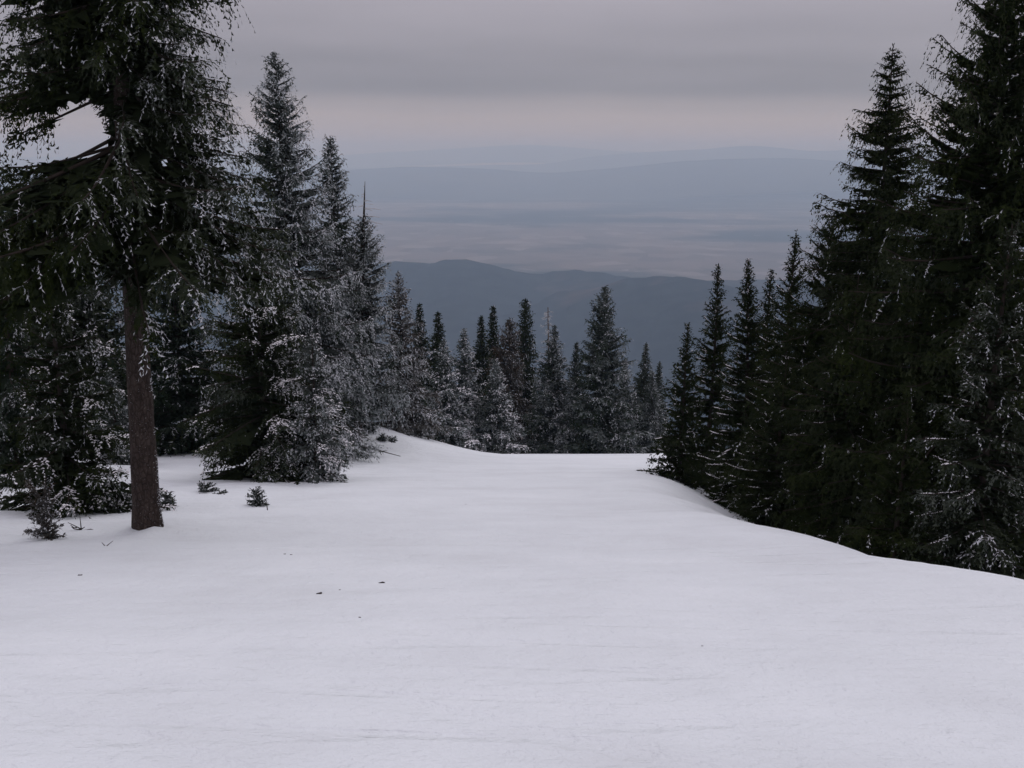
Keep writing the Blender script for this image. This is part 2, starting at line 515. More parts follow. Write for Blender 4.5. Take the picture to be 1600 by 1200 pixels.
def teeth(p, ax, d, ln, wb):
    """needle sprays along a twig: a triangle whose base lies on the twig, so a row of them makes a saw-toothed spray"""
    n = len(p)
    V = np.empty((n, 3, 3), np.float32)
    V[:, 0] = p - ax * wb[:, None]; V[:, 1] = p + ax * wb[:, None]; V[:, 2] = p + d * ln[:, None]
    return V.reshape(-1, 3), np.arange(n * 3).reshape(-1, 3)


def kites(p, d, ln, wd, rs, fold=0.0):
    """little needle sprays: a kite of two triangles from p along d"""
    n = len(p)
    r = rs.normal(size=(n, 3))
    w = unit(np.cross(d, r)) * wd[:, None]
    m = p + d * (ln * .45)[:, None]
    V = np.empty((n, 4, 3), np.float32)
    V[:, 0] = p; V[:, 1] = m + w; V[:, 2] = p + d * ln[:, None]; V[:, 3] = m - w
    b = np.arange(n) * 4
    F = np.concatenate([np.stack([b, b + 1, b + 2], 1), np.stack([b, b + 2, b + 3], 1)])
    return V.reshape(-1, 3), F


def tubes(P, r, sides):
    """P (n,k,3) centre lines with radii r (n,k)"""
    n, k, _ = P.shape
    T = unit(np.gradient(P, axis=1))
    ref = np.where(np.abs(T[..., 2:3]) > .9, np.array([1., 0, 0]), np.array([0, 0, 1.]))
    A = unit(np.cross(T, ref)); B = np.cross(T, A)
    a = np.arange(sides) * 2 * math.pi / sides
    V = P[:, :, None] + r[:, :, None, None] * (np.cos(a)[None, None, :, None] * A[:, :, None] + np.sin(a)[None, None, :, None] * B[:, :, None])
    b = (np.arange(n) * k * sides)[:, None, None] + (np.arange(k - 1) * sides)[None, :, None] + np.arange(sides)[None, None]
    nx = np.roll(np.arange(sides), -1) - np.arange(sides)
    b2 = b + nx[None, None]
    F = np.stack([b, b2, b2 + sides, b + sides], -1).reshape(-1, 4)
    return V.reshape(-1, 3), F


def spruce(label, pos, H, Rad, Y=None, hb=0.15, seed=1, mat=None, name='spruce_tree', cat='tree', group=None,
           pw=0.85, low=0.6, step=0.34, per=6, jit=0.5, a0=-12, a1=45, sag=.25, up=.22, hang=0.25, dens=1.0,
           rime=0.15, wind=(0.8, -0.6), windk=0.35, hoar=0.1, pads=0.0, padw=.05, trunk_r=None, lean=(0, 0), side=(0, 0),
           gaps=(), leader=0.35, bare_top=0.0, sprig=None, rag=0.25, trunk_frost=0, skirt=0.0, inner=.8):
    """an Empty at the foot with trunk, branches, crown, rime and snow as its parts (local metres, z up)"""
    rs = np.random.RandomState(seed)
    Yd = Y if Y is not None else pos[1]
    sl = sprig if sprig else (0.037 + 0.0026 * Yd)
    root = empty(name, pos)
    tag(root, label, cat, group)
    Hc = H - bare_top
    tr = trunk_r if trunk_r else 0.010 * H + 0.015
    lean = np.array([lean[0], lean[1], 0.0])
    bend = rs.normal(size=2) * .006 * H

    def axis(z):
        q = z / H
        return np.stack([lean[0] * z + bend[0] * np.sin(q * 3.1), lean[1] * z + bend[1] * np.sin(q * 2.7 + 1) - bend[1] * math.sin(1), z], -1)
    # ---- boughs
    zs = []; z = hb
    while z < Hc - 0.08:
        t = (z - hb) / (Hc - hb)
        n = max(3, int(round(per * (1 - .35 * t) + rs.uniform(-.6, .6))))
        zs += list(z + rs.uniform(-.5, .5, n) * jit * step)
        z += step * (1 - .55 * t) * rs.uniform(.85, 1.15)
    zs = np.clip(np.array(zs), hb * .9, Hc - 0.03)
    nb = len(zs)
    t = np.clip((zs - hb) / (Hc - hb), 0, 1)
    az = np.arange(nb) * 2.399963 + rs.uniform(-.5, .5, nb)
    prof = np.clip((1 - t), 0, 1) ** pw * np.clip(low + t * 4, 0, 1)
    L = Rad * prof * np.clip(rs.normal(1 - rag * .35, rag, nb), .35, 1.35) + .025 + .04 * rs.rand(nb)
    dirh = np.stack([np.cos(az), np.sin(az), np.zeros(nb)], 1)
    L = L * (1 + dirh[:, 0] * side[0] + dirh[:, 1] * side[1])
    L = np.maximum(L, .05)
    keep = np.ones(nb, bool)
    base = axis(zs)
    for (gx_, gz_, gr_, gk_) in gaps:
        for q in (.3, .45, .6, .8, 1.0):
            tip = base + dirh * (L * q)[:, None] + np.array([0, 0, 1.]) * (L * (math.tan(math.radians(a0)) * .8 * q - sag * .8 * q * q))[:, None]
            keep &= ~(((tip[:, 0] - gx_ - gk_ * tip[:, 1]) ** 2 + (tip[:, 2] - gz_) ** 2 < (gr_ * .78) ** 2))
    zs, t, az, L, dirh, base = [a[keep] for a in (zs, t, az, L, dirh, base)]
    nb = len(zs)
    perp = np.stack([-dirh[:, 1], dirh[:, 0], np.zeros(nb)], 1)
    curl = rs.normal(size=nb) * .12
    tA = np.tan(np.radians(a0 + (a1 - a0) * t ** 1.4 + rs.normal(size=nb) * 6))
    sg = sag * (1 - .6 * t) * rs.uniform(.6, 1.4, nb); upk = up * rs.uniform(.5, 1.5, nb)
    # the steeper a bough, the shorter its reach
    reach = L / np.sqrt(1 + np.maximum(tA, 0) ** 2)

    def P(i, s):
        s_ = s[..., None]
        return base[i] + dirh[i] * (reach[i] * s)[..., None] + perp[i] * (reach[i] * curl[i] * s * s)[..., None] \
            + np.array([0, 0, 1.]) * (L[i] * (tA[i] * s - sg[i] * s * s + upk[i] * s ** 3))[..., None] * .9

    def T(i, s):
        v = dirh[i] * reach[i][..., None] + perp[i] * (2 * reach[i] * curl[i] * s)[..., None] \
            + np.array([0, 0, 1.]) * (L[i] * (tA[i] - 2 * sg[i] * s + 3 * upk[i] * s * s))[..., None] * .9
        return unit(v)
    Zv = np.array([0, 0, 1.0])
    # ---- branchlets on both sides of each bough
    sp2 = sl * .60 / dens
    cnt = np.maximum(3, (L / sp2 * 1.55).astype(int))
    bi, k = flat(cnt)
    s = .22 + .78 * ((k + rs.rand(len(k))) / cnt[bi]) ** .85
    s = np.clip(s, 0, 1)
    sd = np.where(k % 2 == 0, 1.0, -1.0)
    tt = T(bi, s)
    S = unit(np.cross(tt, Zv)) * sd[:, None]
    l2 = (.40 * L[bi] * np.clip(1.06 - s, 0, 1) ** .75 * np.clip(.35 + s * 2.2, 0, 1) + sl * .8) * rs.uniform(.6, 1.25, len(k))
    d2 = unit(tt * .75 + S * .75 + rs.normal(size=(len(k), 3)) * .24 - Zv * .08)
    drp = rs.uniform(.15, .55, len(k)) + .25 * hang
    hg = rs.rand(len(k)) < hang
    d2[hg] = unit(tt[hg] * .30 + S[hg] * .25 - Zv * rs.uniform(.5, 1.1, hg.sum())[:, None] + rs.normal(size=(hg.sum(), 3)) * .2)
    l2[hg] = (sl * 1.0 + .13 * L[bi[hg]] + .05) * rs.uniform(.5, 1.3, hg.sum())
    q0 = P(bi, s)
    # rime decides per branchlet: windward side, outer ends, in drifts
    wv = np.array([wind[0], wind[1], 0.0]); wv = wv / np.linalg.norm(wv)
    wdot = (dirh[bi] @ wv) * .75 + (q0 - base[bi]) @ wv / max(Rad, .2) * .25
    rp = rime * (1 + .9 * n3(q0 + np.array(pos), 77, 3.2)) + windk * wdot * np.clip(s * 1.3, 0, 1)
    isr = rs.rand(len(k)) < np.clip(rp, 0, .92) * np.clip(.3 + s, 0, 1)
    # ---- sprigs
    sp3 = sl * .40
    c3 = np.maximum(2, (l2 / sp3).astype(int))
    ti, k3 = flat(c3)
    u = (k3 + rs.rand(len(k3))) / c3[ti]
    p = q0[ti] + d2[ti] * (l2[ti] * u)[:, None] - Zv * (drp[ti] * l2[ti] * u * u)[:, None]
    t2 = unit(d2[ti] - Zv * (2 * drp[ti] * u)[:, None])
    s2 = unit(np.cross(t2, Zv) + 1e-4) * np.where(k3 % 2 == 0, 1.0, -1.0)[:, None]
    last = k3 == c3[ti] - 1
    ds_ = unit(t2 * .8 + s2 * np.where(last, .1, .62)[:, None] + rs.normal(size=(len(k3), 3)) * .42 - Zv * (.05 + .3 * hang))
    ln = sl * rs.uniform(.55, 1.15, len(k3)) * (1 - .25 * u) * (1 - .5 * t[bi[ti]])
    wd = np.minimum(.75 * l2[ti] / c3[ti], sl * .34) * rs.uniform(.8, 1.1, len(k3))
    ok = np.ones(len(k3), bool)
    for (gx_, gz_, gr_, gk_) in gaps:
        e = p + ds_ * ln[:, None] * .5
        rr = gr_ * (1 + .22 * n3(e, 5, 6.0))
        ok &= (e[:, 0] - gx_ - gk_ * e[:, 1]) ** 2 + (e[:, 2] - gz_) ** 2 > rr ** 2
    ok &= (p[:, 2] > -.05 - skirt)
    r3 = isr[ti] & (rs.rand(len(k3)) < .85)
    r3 |= rs.rand(len(k3)) < rime * .12
    fo = ok & ~r3; ri = ok & r3
    tintb = rs.rand(len(L)); tintk = rs.rand(len(l2))
    tint = np.clip(.35 * tintb[bi[ti]] + .4 * tintk[ti] + .4 * rs.rand(len(ti)) - .1, 0, 1)
    hv_ = np.clip(hoar * (.3 + .7 * rs.rand(len(ti)) + .8 * np.clip(wdot[ti], -.6, 1) + 1.3 * n3(q0 + np.array(pos), 78, 4.0)[ti]), 0, .8)
    # leading shoots at the top
    if bare_top < .05:
        nl = int(24 * leader / sl * .12) + 8
        zl = H - leader + leader * rs.rand(nl) * 1.08
        pl = axis(zl); dl = unit(np.array([0, 0, 1.1]) + rs.normal(size=(nl, 3)) * .42)
        V2, F2 = kites(pl, dl, sl * rs.uniform(.5, .9, nl), sl * .11 * np.ones(nl), rs)
    else:
        V2 = np.zeros((0, 3)); F2 = np.zeros((0, 3), int)
    V1, F1 = teeth(p[fo], t2[fo], ds_[fo], ln[fo], wd[fo])
    # older, denser needle masses close around each bough
    ci, kc = flat(np.maximum(4, (L / (sl * .26) * inner).astype(int)))
    sc = rs.uniform(.02, .93, len(ci)) ** .85
    Sc = unit(np.cross(T(ci, sc), Zv))
    lat = rs.normal(size=len(ci)) * .13 * L[ci] * np.clip(1.05 - sc, .15, 1) * np.clip(.3 + sc * 2, 0, 1)
    pc = P(ci, sc) + Sc * lat[:, None] - Zv * (np.abs(lat) * .25 + rs.uniform(-.35, 1, len(ci)) * (.05 + .10 * hang) * np.minimum(L[ci], 1.2))[:, None]
    dc = unit(T(ci, sc) * .6 + Sc * np.sign(lat)[:, None] * .5 + rs.normal(size=(len(ci), 3)) * .35 - Zv * .35 * hang)
    okc = pc[:, 2] > -.05
    for (gx_, gz_, gr_, gk_) in gaps:
        okc &= (pc[:, 0] - gx_ - gk_ * pc[:, 1]) ** 2 + (pc[:, 2] - gz_) ** 2 > (gr_ * 1.25) ** 2
    Vc, Fc_ = kites(pc[okc], dc[okc], sl * rs.uniform(1.1, 2.0, okc.sum()) * (1 - .65 * t[ci[okc]]), sl * rs.uniform(.28, .5, okc.sum()) * (1 - .65 * t[ci[okc]]), rs)
    V2 = np.concatenate([V2, Vc]); F2 = np.concatenate([F2, Fc_ + len(V2) - len(Vc)])
    # the matted body of each bough: a ragged drooping fan with a curtain of twigs under it
    for kind in (0, 1):
        ns, nw, hole = (13, 7, .34) if Yd < 14 else ((10, 6, .3) if Yd < 21 else ((7, 5, .24) if Yd < 32 else (5, 4, .2)))
        js = np.linspace(.02, .66, ns)
        jw = np.linspace(-1, 1, nw) if kind == 0 else np.linspace(0, 1, nw)
        I = np.arange(nb)[:, None, None] + np.zeros((1, ns, nw), int)
        SS = np.clip(js[None, :, None] + rs.normal(size=(nb, ns, nw)) * .05, .0, .80)
        shape = np.clip(.3 + SS * 2.4, 0, 1) * np.clip(1.04 - SS, 0, 1) ** .6
        rg = rs.uniform(.25, 1.3, (nb, ns, nw))
        Pm = P(I, SS); Sm = unit(np.cross(T(I, SS), Zv))
        if kind == 0:
            lt = jw[None, None] * .24 * L[I] * shape * rg
            Pm = Pm + Sm * lt[..., None] - Zv * (np.abs(lt) * .45 + rs.uniform(-.02, .05, lt.shape) * np.minimum(L[I], 1))[..., None]
        else:
            dp = jw[None, None] * (.09 + .26 * hang) * np.minimum(L[I], 1.6) * shape * rg * 1.25 * (1 - .45 * t[I])
            Pm = Pm - Zv * (dp - .012)[..., None] + Sm * (rs.normal(size=dp.shape) * .05 * L[I])[..., None]
        bb = (np.arange(nb) * ns * nw)[:, None, None] + (np.arange(ns - 1) * nw)[None, :, None] + np.arange(nw - 1)[None, None]
        FQ = np.stack([bb, bb + 1, bb + nw + 1, bb + nw], -1).reshape(-1, 4)
        FQ = FQ[rs.rand(len(FQ)) > hole]
        FT = np.concatenate([FQ[:, [0, 1, 2]], FQ[:, [0, 2, 3]]])
        Vm = Pm.reshape(-1, 3)
        cen = Vm[FT].mean(1); okm = cen[:, 2] > -.05
        for (gx_, gz_, gr_, gk_) in gaps:
            okm &= (cen[:, 0] - gx_ - gk_ * cen[:, 1]) ** 2 + (cen[:, 2] - gz_) ** 2 > (gr_ * 1.15) ** 2
        FT = FT[okm]
        F2 = np.concatenate([F2, FT + len(V2)]); V2 = np.concatenate([V2, Vm])
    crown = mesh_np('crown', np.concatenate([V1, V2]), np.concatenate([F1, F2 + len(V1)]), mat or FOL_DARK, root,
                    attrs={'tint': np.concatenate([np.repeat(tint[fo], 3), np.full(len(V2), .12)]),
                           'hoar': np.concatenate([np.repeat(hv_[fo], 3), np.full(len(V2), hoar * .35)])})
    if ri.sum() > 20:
        # rime lies along the twigs: thinner, whiter sprays
        V1, F1 = teeth(p[ri] + Zv * .003, t2[ri], ds_[ri], ln[ri] * .85, wd[ri] * .75)
        mesh_np('rime', V1, F1, RIME, root)['kind'] = 'stuff'
    # ---- woody boughs
    K = 7
    ss = np.linspace(0, .96, K)
    PI_ = np.repeat(np.arange(nb), K).reshape(nb, K)
    PP = P(PI_, np.tile(ss, (nb, 1)))
    br = (np.minimum(.012 * L + .003, .04)[:, None]) * (1 - .85 * ss)[None] + .0025
    V1, F1 = tubes(PP, br, 4)
    mesh_np('branches', V1, F1, WOOD, root, smooth=True)['kind'] = 'stuff'
    # ---- snow lying on the boughs
    if pads > 0 and padw >= .05:
        hold = np.clip(n3(q0 * np.array([1, 1, 1.6]) + np.array(pos), 79, 4.2 / max(.6, L.mean())), 0, 1)
        sel = ~hg & (s > .35) & (rs.rand(len(k)) < pads * .6 * hold * np.clip(.5 + .9 * wdot, .15, 1.3)) & (q0[:, 2] > .05)
        q_ = sel[ti] & ok & (u < .95)
        n = q_.sum()
        if n:
            a_ = p[q_] + Zv * (.010 + .012 * rs.rand(n))[:, None]
            dd = ds_[q_] * np.array([1, 1, .5]); dd = unit(dd)
            sdv = unit(np.cross(dd, Zv))
            lq = ln[q_] * rs.uniform(.6, 1.15, n); hw_ = lq * rs.uniform(.2, .42, n)
            m_ = a_ + dd * (lq * .45)[:, None]
            VV = np.stack([a_, m_ + sdv * hw_[:, None] - Zv * .006, a_ + dd * lq[:, None], m_ - sdv * hw_[:, None] - Zv * .006, m_ + Zv * (hw_ * .5)[:, None]], 1).reshape(-1, 3)
            bb = np.arange(n)[:, None] * 5
            FF = np.concatenate([bb + np.array([q]) for q in ((0, 1, 4), (1, 2, 4), (2, 3, 4), (3, 0, 4))])
            mesh_np('snow_load', VV, FF, PAD, root, smooth=True)['kind'] = 'stuff'
    elif pads > 0:
        npd = rs.poisson(pads * np.clip(L / .8, .3, 2) * np.clip(.9 - dirh[:, 0], .15, 1.4), nb)
        pi_, kk = flat(npd)
        if len(pi_):
            s0 = rs.uniform(.35, .85, len(pi_)); ext = np.clip(rs.uniform(.10, .40, len(pi_)), 0, 1.0 - s0 * .98)
            off = rs.normal(size=len(pi_)) * .05 * L[pi_]
            cn_ = np.maximum(3, (ext * L[pi_] / .022).astype(int))
            li, kl = flat(cn_)
            sq = s0[li] + ext[li] * (kl + rs.rand(len(kl))) / cn_[li]
            I = pi_[li]
            Tq = T(I, sq); Sd = unit(np.cross(Tq, Zv))
            env = np.sin(math.pi * np.clip((kl + .5) / cn_[li], 0, 1)) ** .5
            C = P(I, sq) + Sd * (off[li] * (1.1 - sq) + rs.normal(size=len(kl)) * padw * .5)[:, None] + Zv * (.012 + .008 * rs.rand(len(kl)))[:, None]
            dd = unit(Tq + Sd * (rs.normal(size=len(kl)) * .8)[:, None])
            sdv = unit(np.cross(dd, Zv)); hw_ = padw * rs.uniform(.35, .9, len(kl)) * env; lq = hw_ * rs.uniform(2.0, 4.0, len(kl))
            VV = np.stack([C - dd * (lq * .5)[:, None], C + sdv * hw_[:, None] - Zv * .004, C + dd * (lq * .5)[:, None], C - sdv * hw_[:, None] - Zv * .004, C + Zv * (hw_ * .7)[:, None]], 1).reshape(-1, 3)
            bb = np.arange(len(kl))[:, None] * 5
            FF = np.concatenate([bb + np.array([q]) for q in ((0, 1, 4), (1, 2, 4), (2, 3, 4), (3, 0, 4))])
            mesh_np('snow_load', VV, FF, PAD, root, smooth=True)['kind'] = 'stuff'
    if bare_top > .05:
        n = 18
        zb = rs.uniform(Hc - .25, H * .985, n); a = rs.uniform(0, 6.28, n)
        lb = (.10 + .55 * (H - zb) / (bare_top + .25)) * rs.uniform(.35, 1.1, n) * (1 + .5 * np.cos(a))
        q = np.linspace(0, 1, 5)[None]
        Cb = axis(zb)
        PB = np.stack([Cb[:, None, 0] + np.cos(a)[:, None] * lb[:, None] * q, Cb[:, None, 1] + np.sin(a)[:, None] * lb[:, None] * q,
                       zb[:, None] + lb[:, None] * (.05 * q - .25 * q * q + .1 * q ** 3)], -1)
        V1, F1 = tubes(PB, .016 * (1 - .6 * q) * np.ones((n, 1)), 4)
        mesh_np('dead_branches', V1, F1, RIME, root, smooth=True)['kind'] = 'stuff'
    # ---- trunk
    nr = 40 if trunk_frost else 18
    sides = 28 if trunk_frost else 10
    zt_ = np.concatenate([np.linspace(-.35 if H > 1 else -.08, min(1.0, H * .25), 8), np.linspace(min(1.2, H * .3), H, nr)])
    C = axis(zt_)
    rad = tr * (1 - np.clip(zt_, 0, H) / H) ** .9 + min(.006, tr * .3) + tr * .25 * np.exp(-np.clip(zt_ + .05, 0, 9) / .2)
    a = np.arange(sides) * 2 * math.pi / sides
    cs = np.stack([np.cos(a), np.sin(a)], 1)
    rr = rad[:, None] * (1 + .035 * np.sin(a[None] * 5 + seed) * np.exp(-np.clip(zt_, 0, 9) / .5)[:, None] + rs.normal(size=(len(zt_), sides)) * (.02 if trunk_frost else .03))
    V1 = np.empty((len(zt_), sides, 3)); V1[..., :2] = C[:, None, :2] + rr[..., None] * cs[None]; V1[..., 2] = C[:, None, 2]
    b = (np.arange(len(zt_) - 1) * sides)[:, None] + np.arange(sides)[None]
    b2 = (np.arange(len(zt_) - 1) * sides)[:, None] + np.roll(np.arange(sides), -1)[None]
    F1 = np.stack([b, b2, b2 + sides, b + sides], -1).reshape(-1, 4)
    trunk = mesh_np('trunk', V1.reshape(-1, 3), F1, BARK if trunk_frost else WOOD, root, smooth=True)
    if trunk_frost:
        n = trunk_frost
        zf = rs.uniform(.1, hb + .6, n)
        af = math.atan2(wind[1], wind[0]) + rs.normal(size=n) * .16 + .2
        rf = np.interp(zf, zt_, rad)
        pf = axis(zf) + np.stack([np.cos(af) * rf, np.sin(af) * rf, 0 * zf], 1) * .985
        df = unit(np.stack([np.cos(af), np.sin(af), rs.normal(size=n) * .6], 1) + rs.normal(size=(n, 3)) * .35)
        keep = n3(pf, 3, 9) > -.05
        V1, F1 = kites(pf[keep], df[keep], rs.uniform(.010, .026, n)[keep], rs.uniform(.005, .010, n)[keep], rs)
        mesh_np('rime_crust', V1, F1, RIME, trunk)['kind'] = 'stuff'
    return root


def bare_tree(label, pos, H, seed, n=60, Lb=.9, mat=GREYWOOD, group=None, Y=70):
    """dead spruce: a thin pole with a thin comb of bare branches"""
    rs = np.random.RandomState(seed)
    root = empty('dead_spruce', pos); tag(root, label, 'tree', group)
    zt_ = np.linspace(-.3, H, 14)[None]
    C = np.stack([.04 * np.sin(zt_ * .9), .04 * np.cos(zt_ * .7), zt_], -1)
    V1, F1 = tubes(C, (.012 * H) * (1 - np.clip(zt_, 0, H) / H * .85) + .012, 8)
    mesh_np('trunk', V1, F1, mat, root, smooth=True)
    zb = rs.uniform(.3 * H, H * .98, n); a = rs.uniform(0, 6.28, n)
    L = Lb * (1.05 - zb / H) ** .6 * rs.uniform(.4, 1.2, n) + .08
    s = np.linspace(0, 1, 6)[None]
    D = np.stack([np.cos(a), np.sin(a), 0 * a], 1)
    PP = np.stack([D[:, None, 0] * (L[:, None] * s), D[:, None, 1] * (L[:, None] * s), zb[:, None] + L[:, None] * (.1 * s - .45 * s * s + .2 * s ** 3)], -1)
    V1, F1 = tubes(PP, (.022 * (1 - s * .6)) * np.ones((n, 1)), 4)
    mesh_np('branches', V1, F1, mat, root, smooth=True)['kind'] = 'stuff'
    m = n * 14
    i = rs.randint(0, n, m); q = rs.uniform(.25, 1, m)
    p = np.stack([D[i, 0] * L[i] * q, D[i, 1] * L[i] * q, zb[i] + L[i] * (.1 * q - .45 * q * q + .2 * q ** 3)], 1)
    d = unit(D[i] * .5 + rs.normal(size=(m, 3)) * .5 - np.array([0, 0, .35]))
    V1, F1 = kites(p, d, rs.uniform(.12, .3, m), np.full(m, .014), rs)
    mesh_np('rime', V1, F1, RIME, root)['kind'] = 'stuff'
    return root

# ------------------------------------------------------------------ the spruces
LEFT = 'spruces along the left edge of the piste'
END = 'spruces closing off the lower end of the piste'
RIGHT = 'spruces along the right edge of the piste'
WL = (0.85, -0.5)      # the rime grew towards the open run


def plant(label, pxx, ptop, Y, hw, base=None, **kw):
    """stand a spruce on the snow so its tip is seen at (pxx, ptop); hw is its half width in photo pixels"""
    tip = at(pxx, ptop, Y)
    seed = kw.pop('seed', zlib.crc32(label.encode()) % 100000)
    lx = float(np.clip(np.random.RandomState(seed + 1).normal() * .016, -.03, .03))
    h0 = tip[2] - gz(tip[0], Y)
    x = tip[0] - lx * h0; z = gz(x, Y) - .05
    return spruce(label, (x, Y, z), tip[2] - z, hw / F_PX * Y * kw.pop('fat', 1.23), Y=Y, seed=seed, lean=(lx, 0), **kw)


OLD = dict(a0=-14, a1=35, sag=.38, up=.30, hang=.42, step=.225, per=6, pw=.62, low=.7)
YOUNG = dict(a0=-4, a1=50, sag=.20, up=.16, hang=.14, step=.235, per=7, pw=.88, low=.8, hb=.06)

# --- left side
spruce('tall old spruce with bare lower trunk in the left foreground', tuple(b0 - np.array([0, 0, .03])), 10.6, 1.85, Y=b0[1], hb=3.75, seed=4, mat=FOL_DARK,
       group=LEFT, a0=-21, a1=5, sag=.28, up=.24, hang=.40, step=.135, per=6, pw=.78, low=.95, rime=.07, windk=.34, hoar=.045, wind=(.9, -.25),
       trunk_r=.165, lean=(.026, .0), rag=.20, gaps=[(-.33, 4.95, .33, -.46), (.60, 4.58, .07, -.34), (.08, 6.45, .12, -.41)], trunk_frost=500, dens=1.05, side=(-.08, 0))
plant('dense frosted young spruce touching the snow at the far left edge', 62, 372, 14.6, 125, fat=1.05, group=LEFT, mat=FOL_DARK, rime=0.1, windk=.40, hoar=.04, wind=WL, pads=1.2, padw=.06, **dict(YOUNG, a0=-10, sag=.2, hang=.25))
plant('dark spruce half cut off by the left picture edge', -22, 225, 19, 80, group=LEFT, mat=FOL_COOL, rime=0.20, hoar=.04, wind=WL, **OLD)
plant('small frosted spruce seen in the gap left of the bare trunk', 172, 582, 26, 48, group=LEFT, mat=FOL_COOL, rime=0.28, hoar=0.4, wind=WL, pads=2.2, padw=.07, **YOUNG)
plant('dark spruce standing deep behind the bare trunk', 262, 330, 31, 95, sprig=.16, group=LEFT, mat=FOL_COOL, rime=0.15, hoar=.04, wind=WL, **YOUNG)
plant('dark spruce deep in the wood above the small frosted spruce', 120, 350, 33, 110, sprig=.22, group=LEFT, mat=FOL_DARK, rime=0.12, hoar=.04, wind=WL, **YOUNG)
plant('dark spruce deep in the wood at the left edge', 20, 330, 34, 110, sprig=.22, group=LEFT, mat=FOL_DARK, rime=0.12, hoar=.04, wind=WL, **YOUNG)
plant('broad dark spruce with snow pads on its skirts left of the run', 393, 366, 22, 120, group=LEFT, mat=FOL_DARK, rime=0.06, windk=.40, hoar=.04, wind=(.95, -.3), pads=2.2, padw=.085, **dict(YOUNG, pw=.8, a0=-12, sag=.24, hang=.3))
plant('tallest shaggy rimed spruce of the left row', 431, 84, 30, 118, sprig=.130, group=LEFT, mat=FOL_COOL, rime=0.24, windk=0.44, hoar=0.4, wind=WL, **dict(OLD, pw=.70, rag=.3))
plant('pointed spruce between the tallest left one and the bare tipped one', 515, 212, 36, 62, sprig=.145, group=LEFT, mat=FOL_COOL, rime=0.2, windk=0.39, hoar=0.32, wind=WL, **dict(OLD, pw=.62))
f0 = hit(556, 691, 20, 40)
ftip = at(570, 281, f0[1])
spruce('heavily rimed spruce with a bare dead tip on a short trunk', tuple(f0 - np.array([0, 0, .05])), ftip[2] - f0[2], 1.85, Y=f0[1], hb=1.15, seed=19, mat=FOL_COOL, group=LEFT,
       rime=.30, windk=.35, hoar=.48, wind=WL, bare_top=1.15, lean=((ftip[0] - f0[0]) / (ftip[2] - f0[2]), 0), trunk_r=.20, **dict(OLD, pw=.62, a0=-6, low=.6))
plant('slim snow-clad young spruce at the front corner of the left row', 487, 524, 21.3, 42, group=LEFT, mat=FOL_COOL, rime=0.34, hoar=0.48, wind=WL, pads=3.2, padw=.09, **dict(YOUNG, pw=.55, a0=-20, sag=.3, hang=.35))
plant('brownish frosted spruce just right of the bare tipped one', 622, 425, 39, 52, group=LEFT, mat=FOL_BROWN, rime=0.26, hoar=0.42, wind=WL, **dict(OLD, pw=.8))

# --- the group that closes the run
E_ = dict(wind=WL, group=END, fat=1.15)
plant('dark spruce behind the brownish frosted one at the run\'s lower left', 656, 477, 66, 40, sprig=.27, mat=FOL_DARK, rime=.08, hoar=.02, **E_, **YOUNG)
plant('second dark spire right of the brownish frosted spruce', 684, 488, 68, 40, sprig=.27, mat=FOL_DARK, rime=.08, hoar=.02, **E_, **YOUNG)
plant('snow-flecked spruce at the left end of the front row below', 693, 532, 55, 50, sprig=.20, mat=FOL_COOL, rime=0.27, windk=.5, hoar=0.42, pads=2.6, padw=.14, **E_, **YOUNG)
plant('broad greyish frosted spruce second in the front row below', 725, 515, 57, 50, sprig=.20, mat=FOL_COOL, rime=0.27, windk=.5, hoar=0.46, pads=1.4, padw=.12, **E_, **YOUNG)
plant('small snow-flecked spruce third in the front row below', 774, 560, 56, 38, sprig=.20, mat=FOL_COOL, rime=0.25, windk=.5, hoar=0.4, pads=2.4, padw=.13, **E_, **YOUNG)
plant('tall dark spruce with a thin tip left of the reddish one', 771, 480, 72, 36, sprig=.27, mat=FOL_DARK, rime=.06, hoar=.02, **E_, **YOUNG)
plant('shorter dark spruce tucked against the tall thin tipped one', 752, 496, 70, 36, sprig=.27, mat=FOL_DARK, rime=.06, hoar=.02, **E_, **YOUNG)
plant('reddish brown spruce in the middle of the lower group', 797, 498, 64, 46, mat=FOL_BROWN, rime=.10, hoar=.14, **E_, **OLD)
plant('narrow dark spire rising behind the reddish brown spruce', 821, 468, 78, 26, sprig=.27, mat=FOL_DARK, rime=.06, hoar=.02, **E_, **dict(OLD, pw=.5))
d0 = at(857, 478, 74)
bare_tree('bare dead spruce pole with thin rimed branches', (d0[0], 74, gz(d0[0], 74) - .1), d0[2] - gz(d0[0], 74), 8, group=END, n=90, Lb=1.3)
plant('pointed frosted spruce just right of the dead pole', 867, 510, 61, 50, sprig=.20, mat=FOL_COOL, rime=.18, hoar=0.3, **E_, **YOUNG)
plant('small pointed spruce between the pointed frosted one and the tallest', 901, 536, 64, 36, sprig=.20, mat=FOL_COOL, rime=.14, hoar=.14, **E_, **YOUNG)
plant('tallest broad columnar spruce of the lower group', 945, 450, 59, 54, sprig=.20, mat=FOL_COOL, rime=.10, windk=.22, hoar=0.2, **E_, **dict(YOUNG, pw=.62))
plant('low frosted spruce close against the right of the tallest one', 977, 560, 63, 32, sprig=.20, mat=FOL_COOL, rime=0.24, windk=.5, hoar=0.45, **E_, **YOUNG)
plant('dark pointed spruce second from the right end of the lower group', 1010, 537, 70, 34, mat=FOL_DARK, rime=.12, hoar=.14, **E_, **YOUNG)
plant('short frosted spruce in front of the dark pointed one', 1019, 580, 62, 28, sprig=.20, mat=FOL_COOL, rime=0.21, windk=.5, hoar=0.42, **E_, **YOUNG)
plant('small spruce spire at the right end of the lower group', 1031, 567, 72, 26, mat=FOL_DARK, rime=.12, hoar=.14, **E_, **YOUNG)
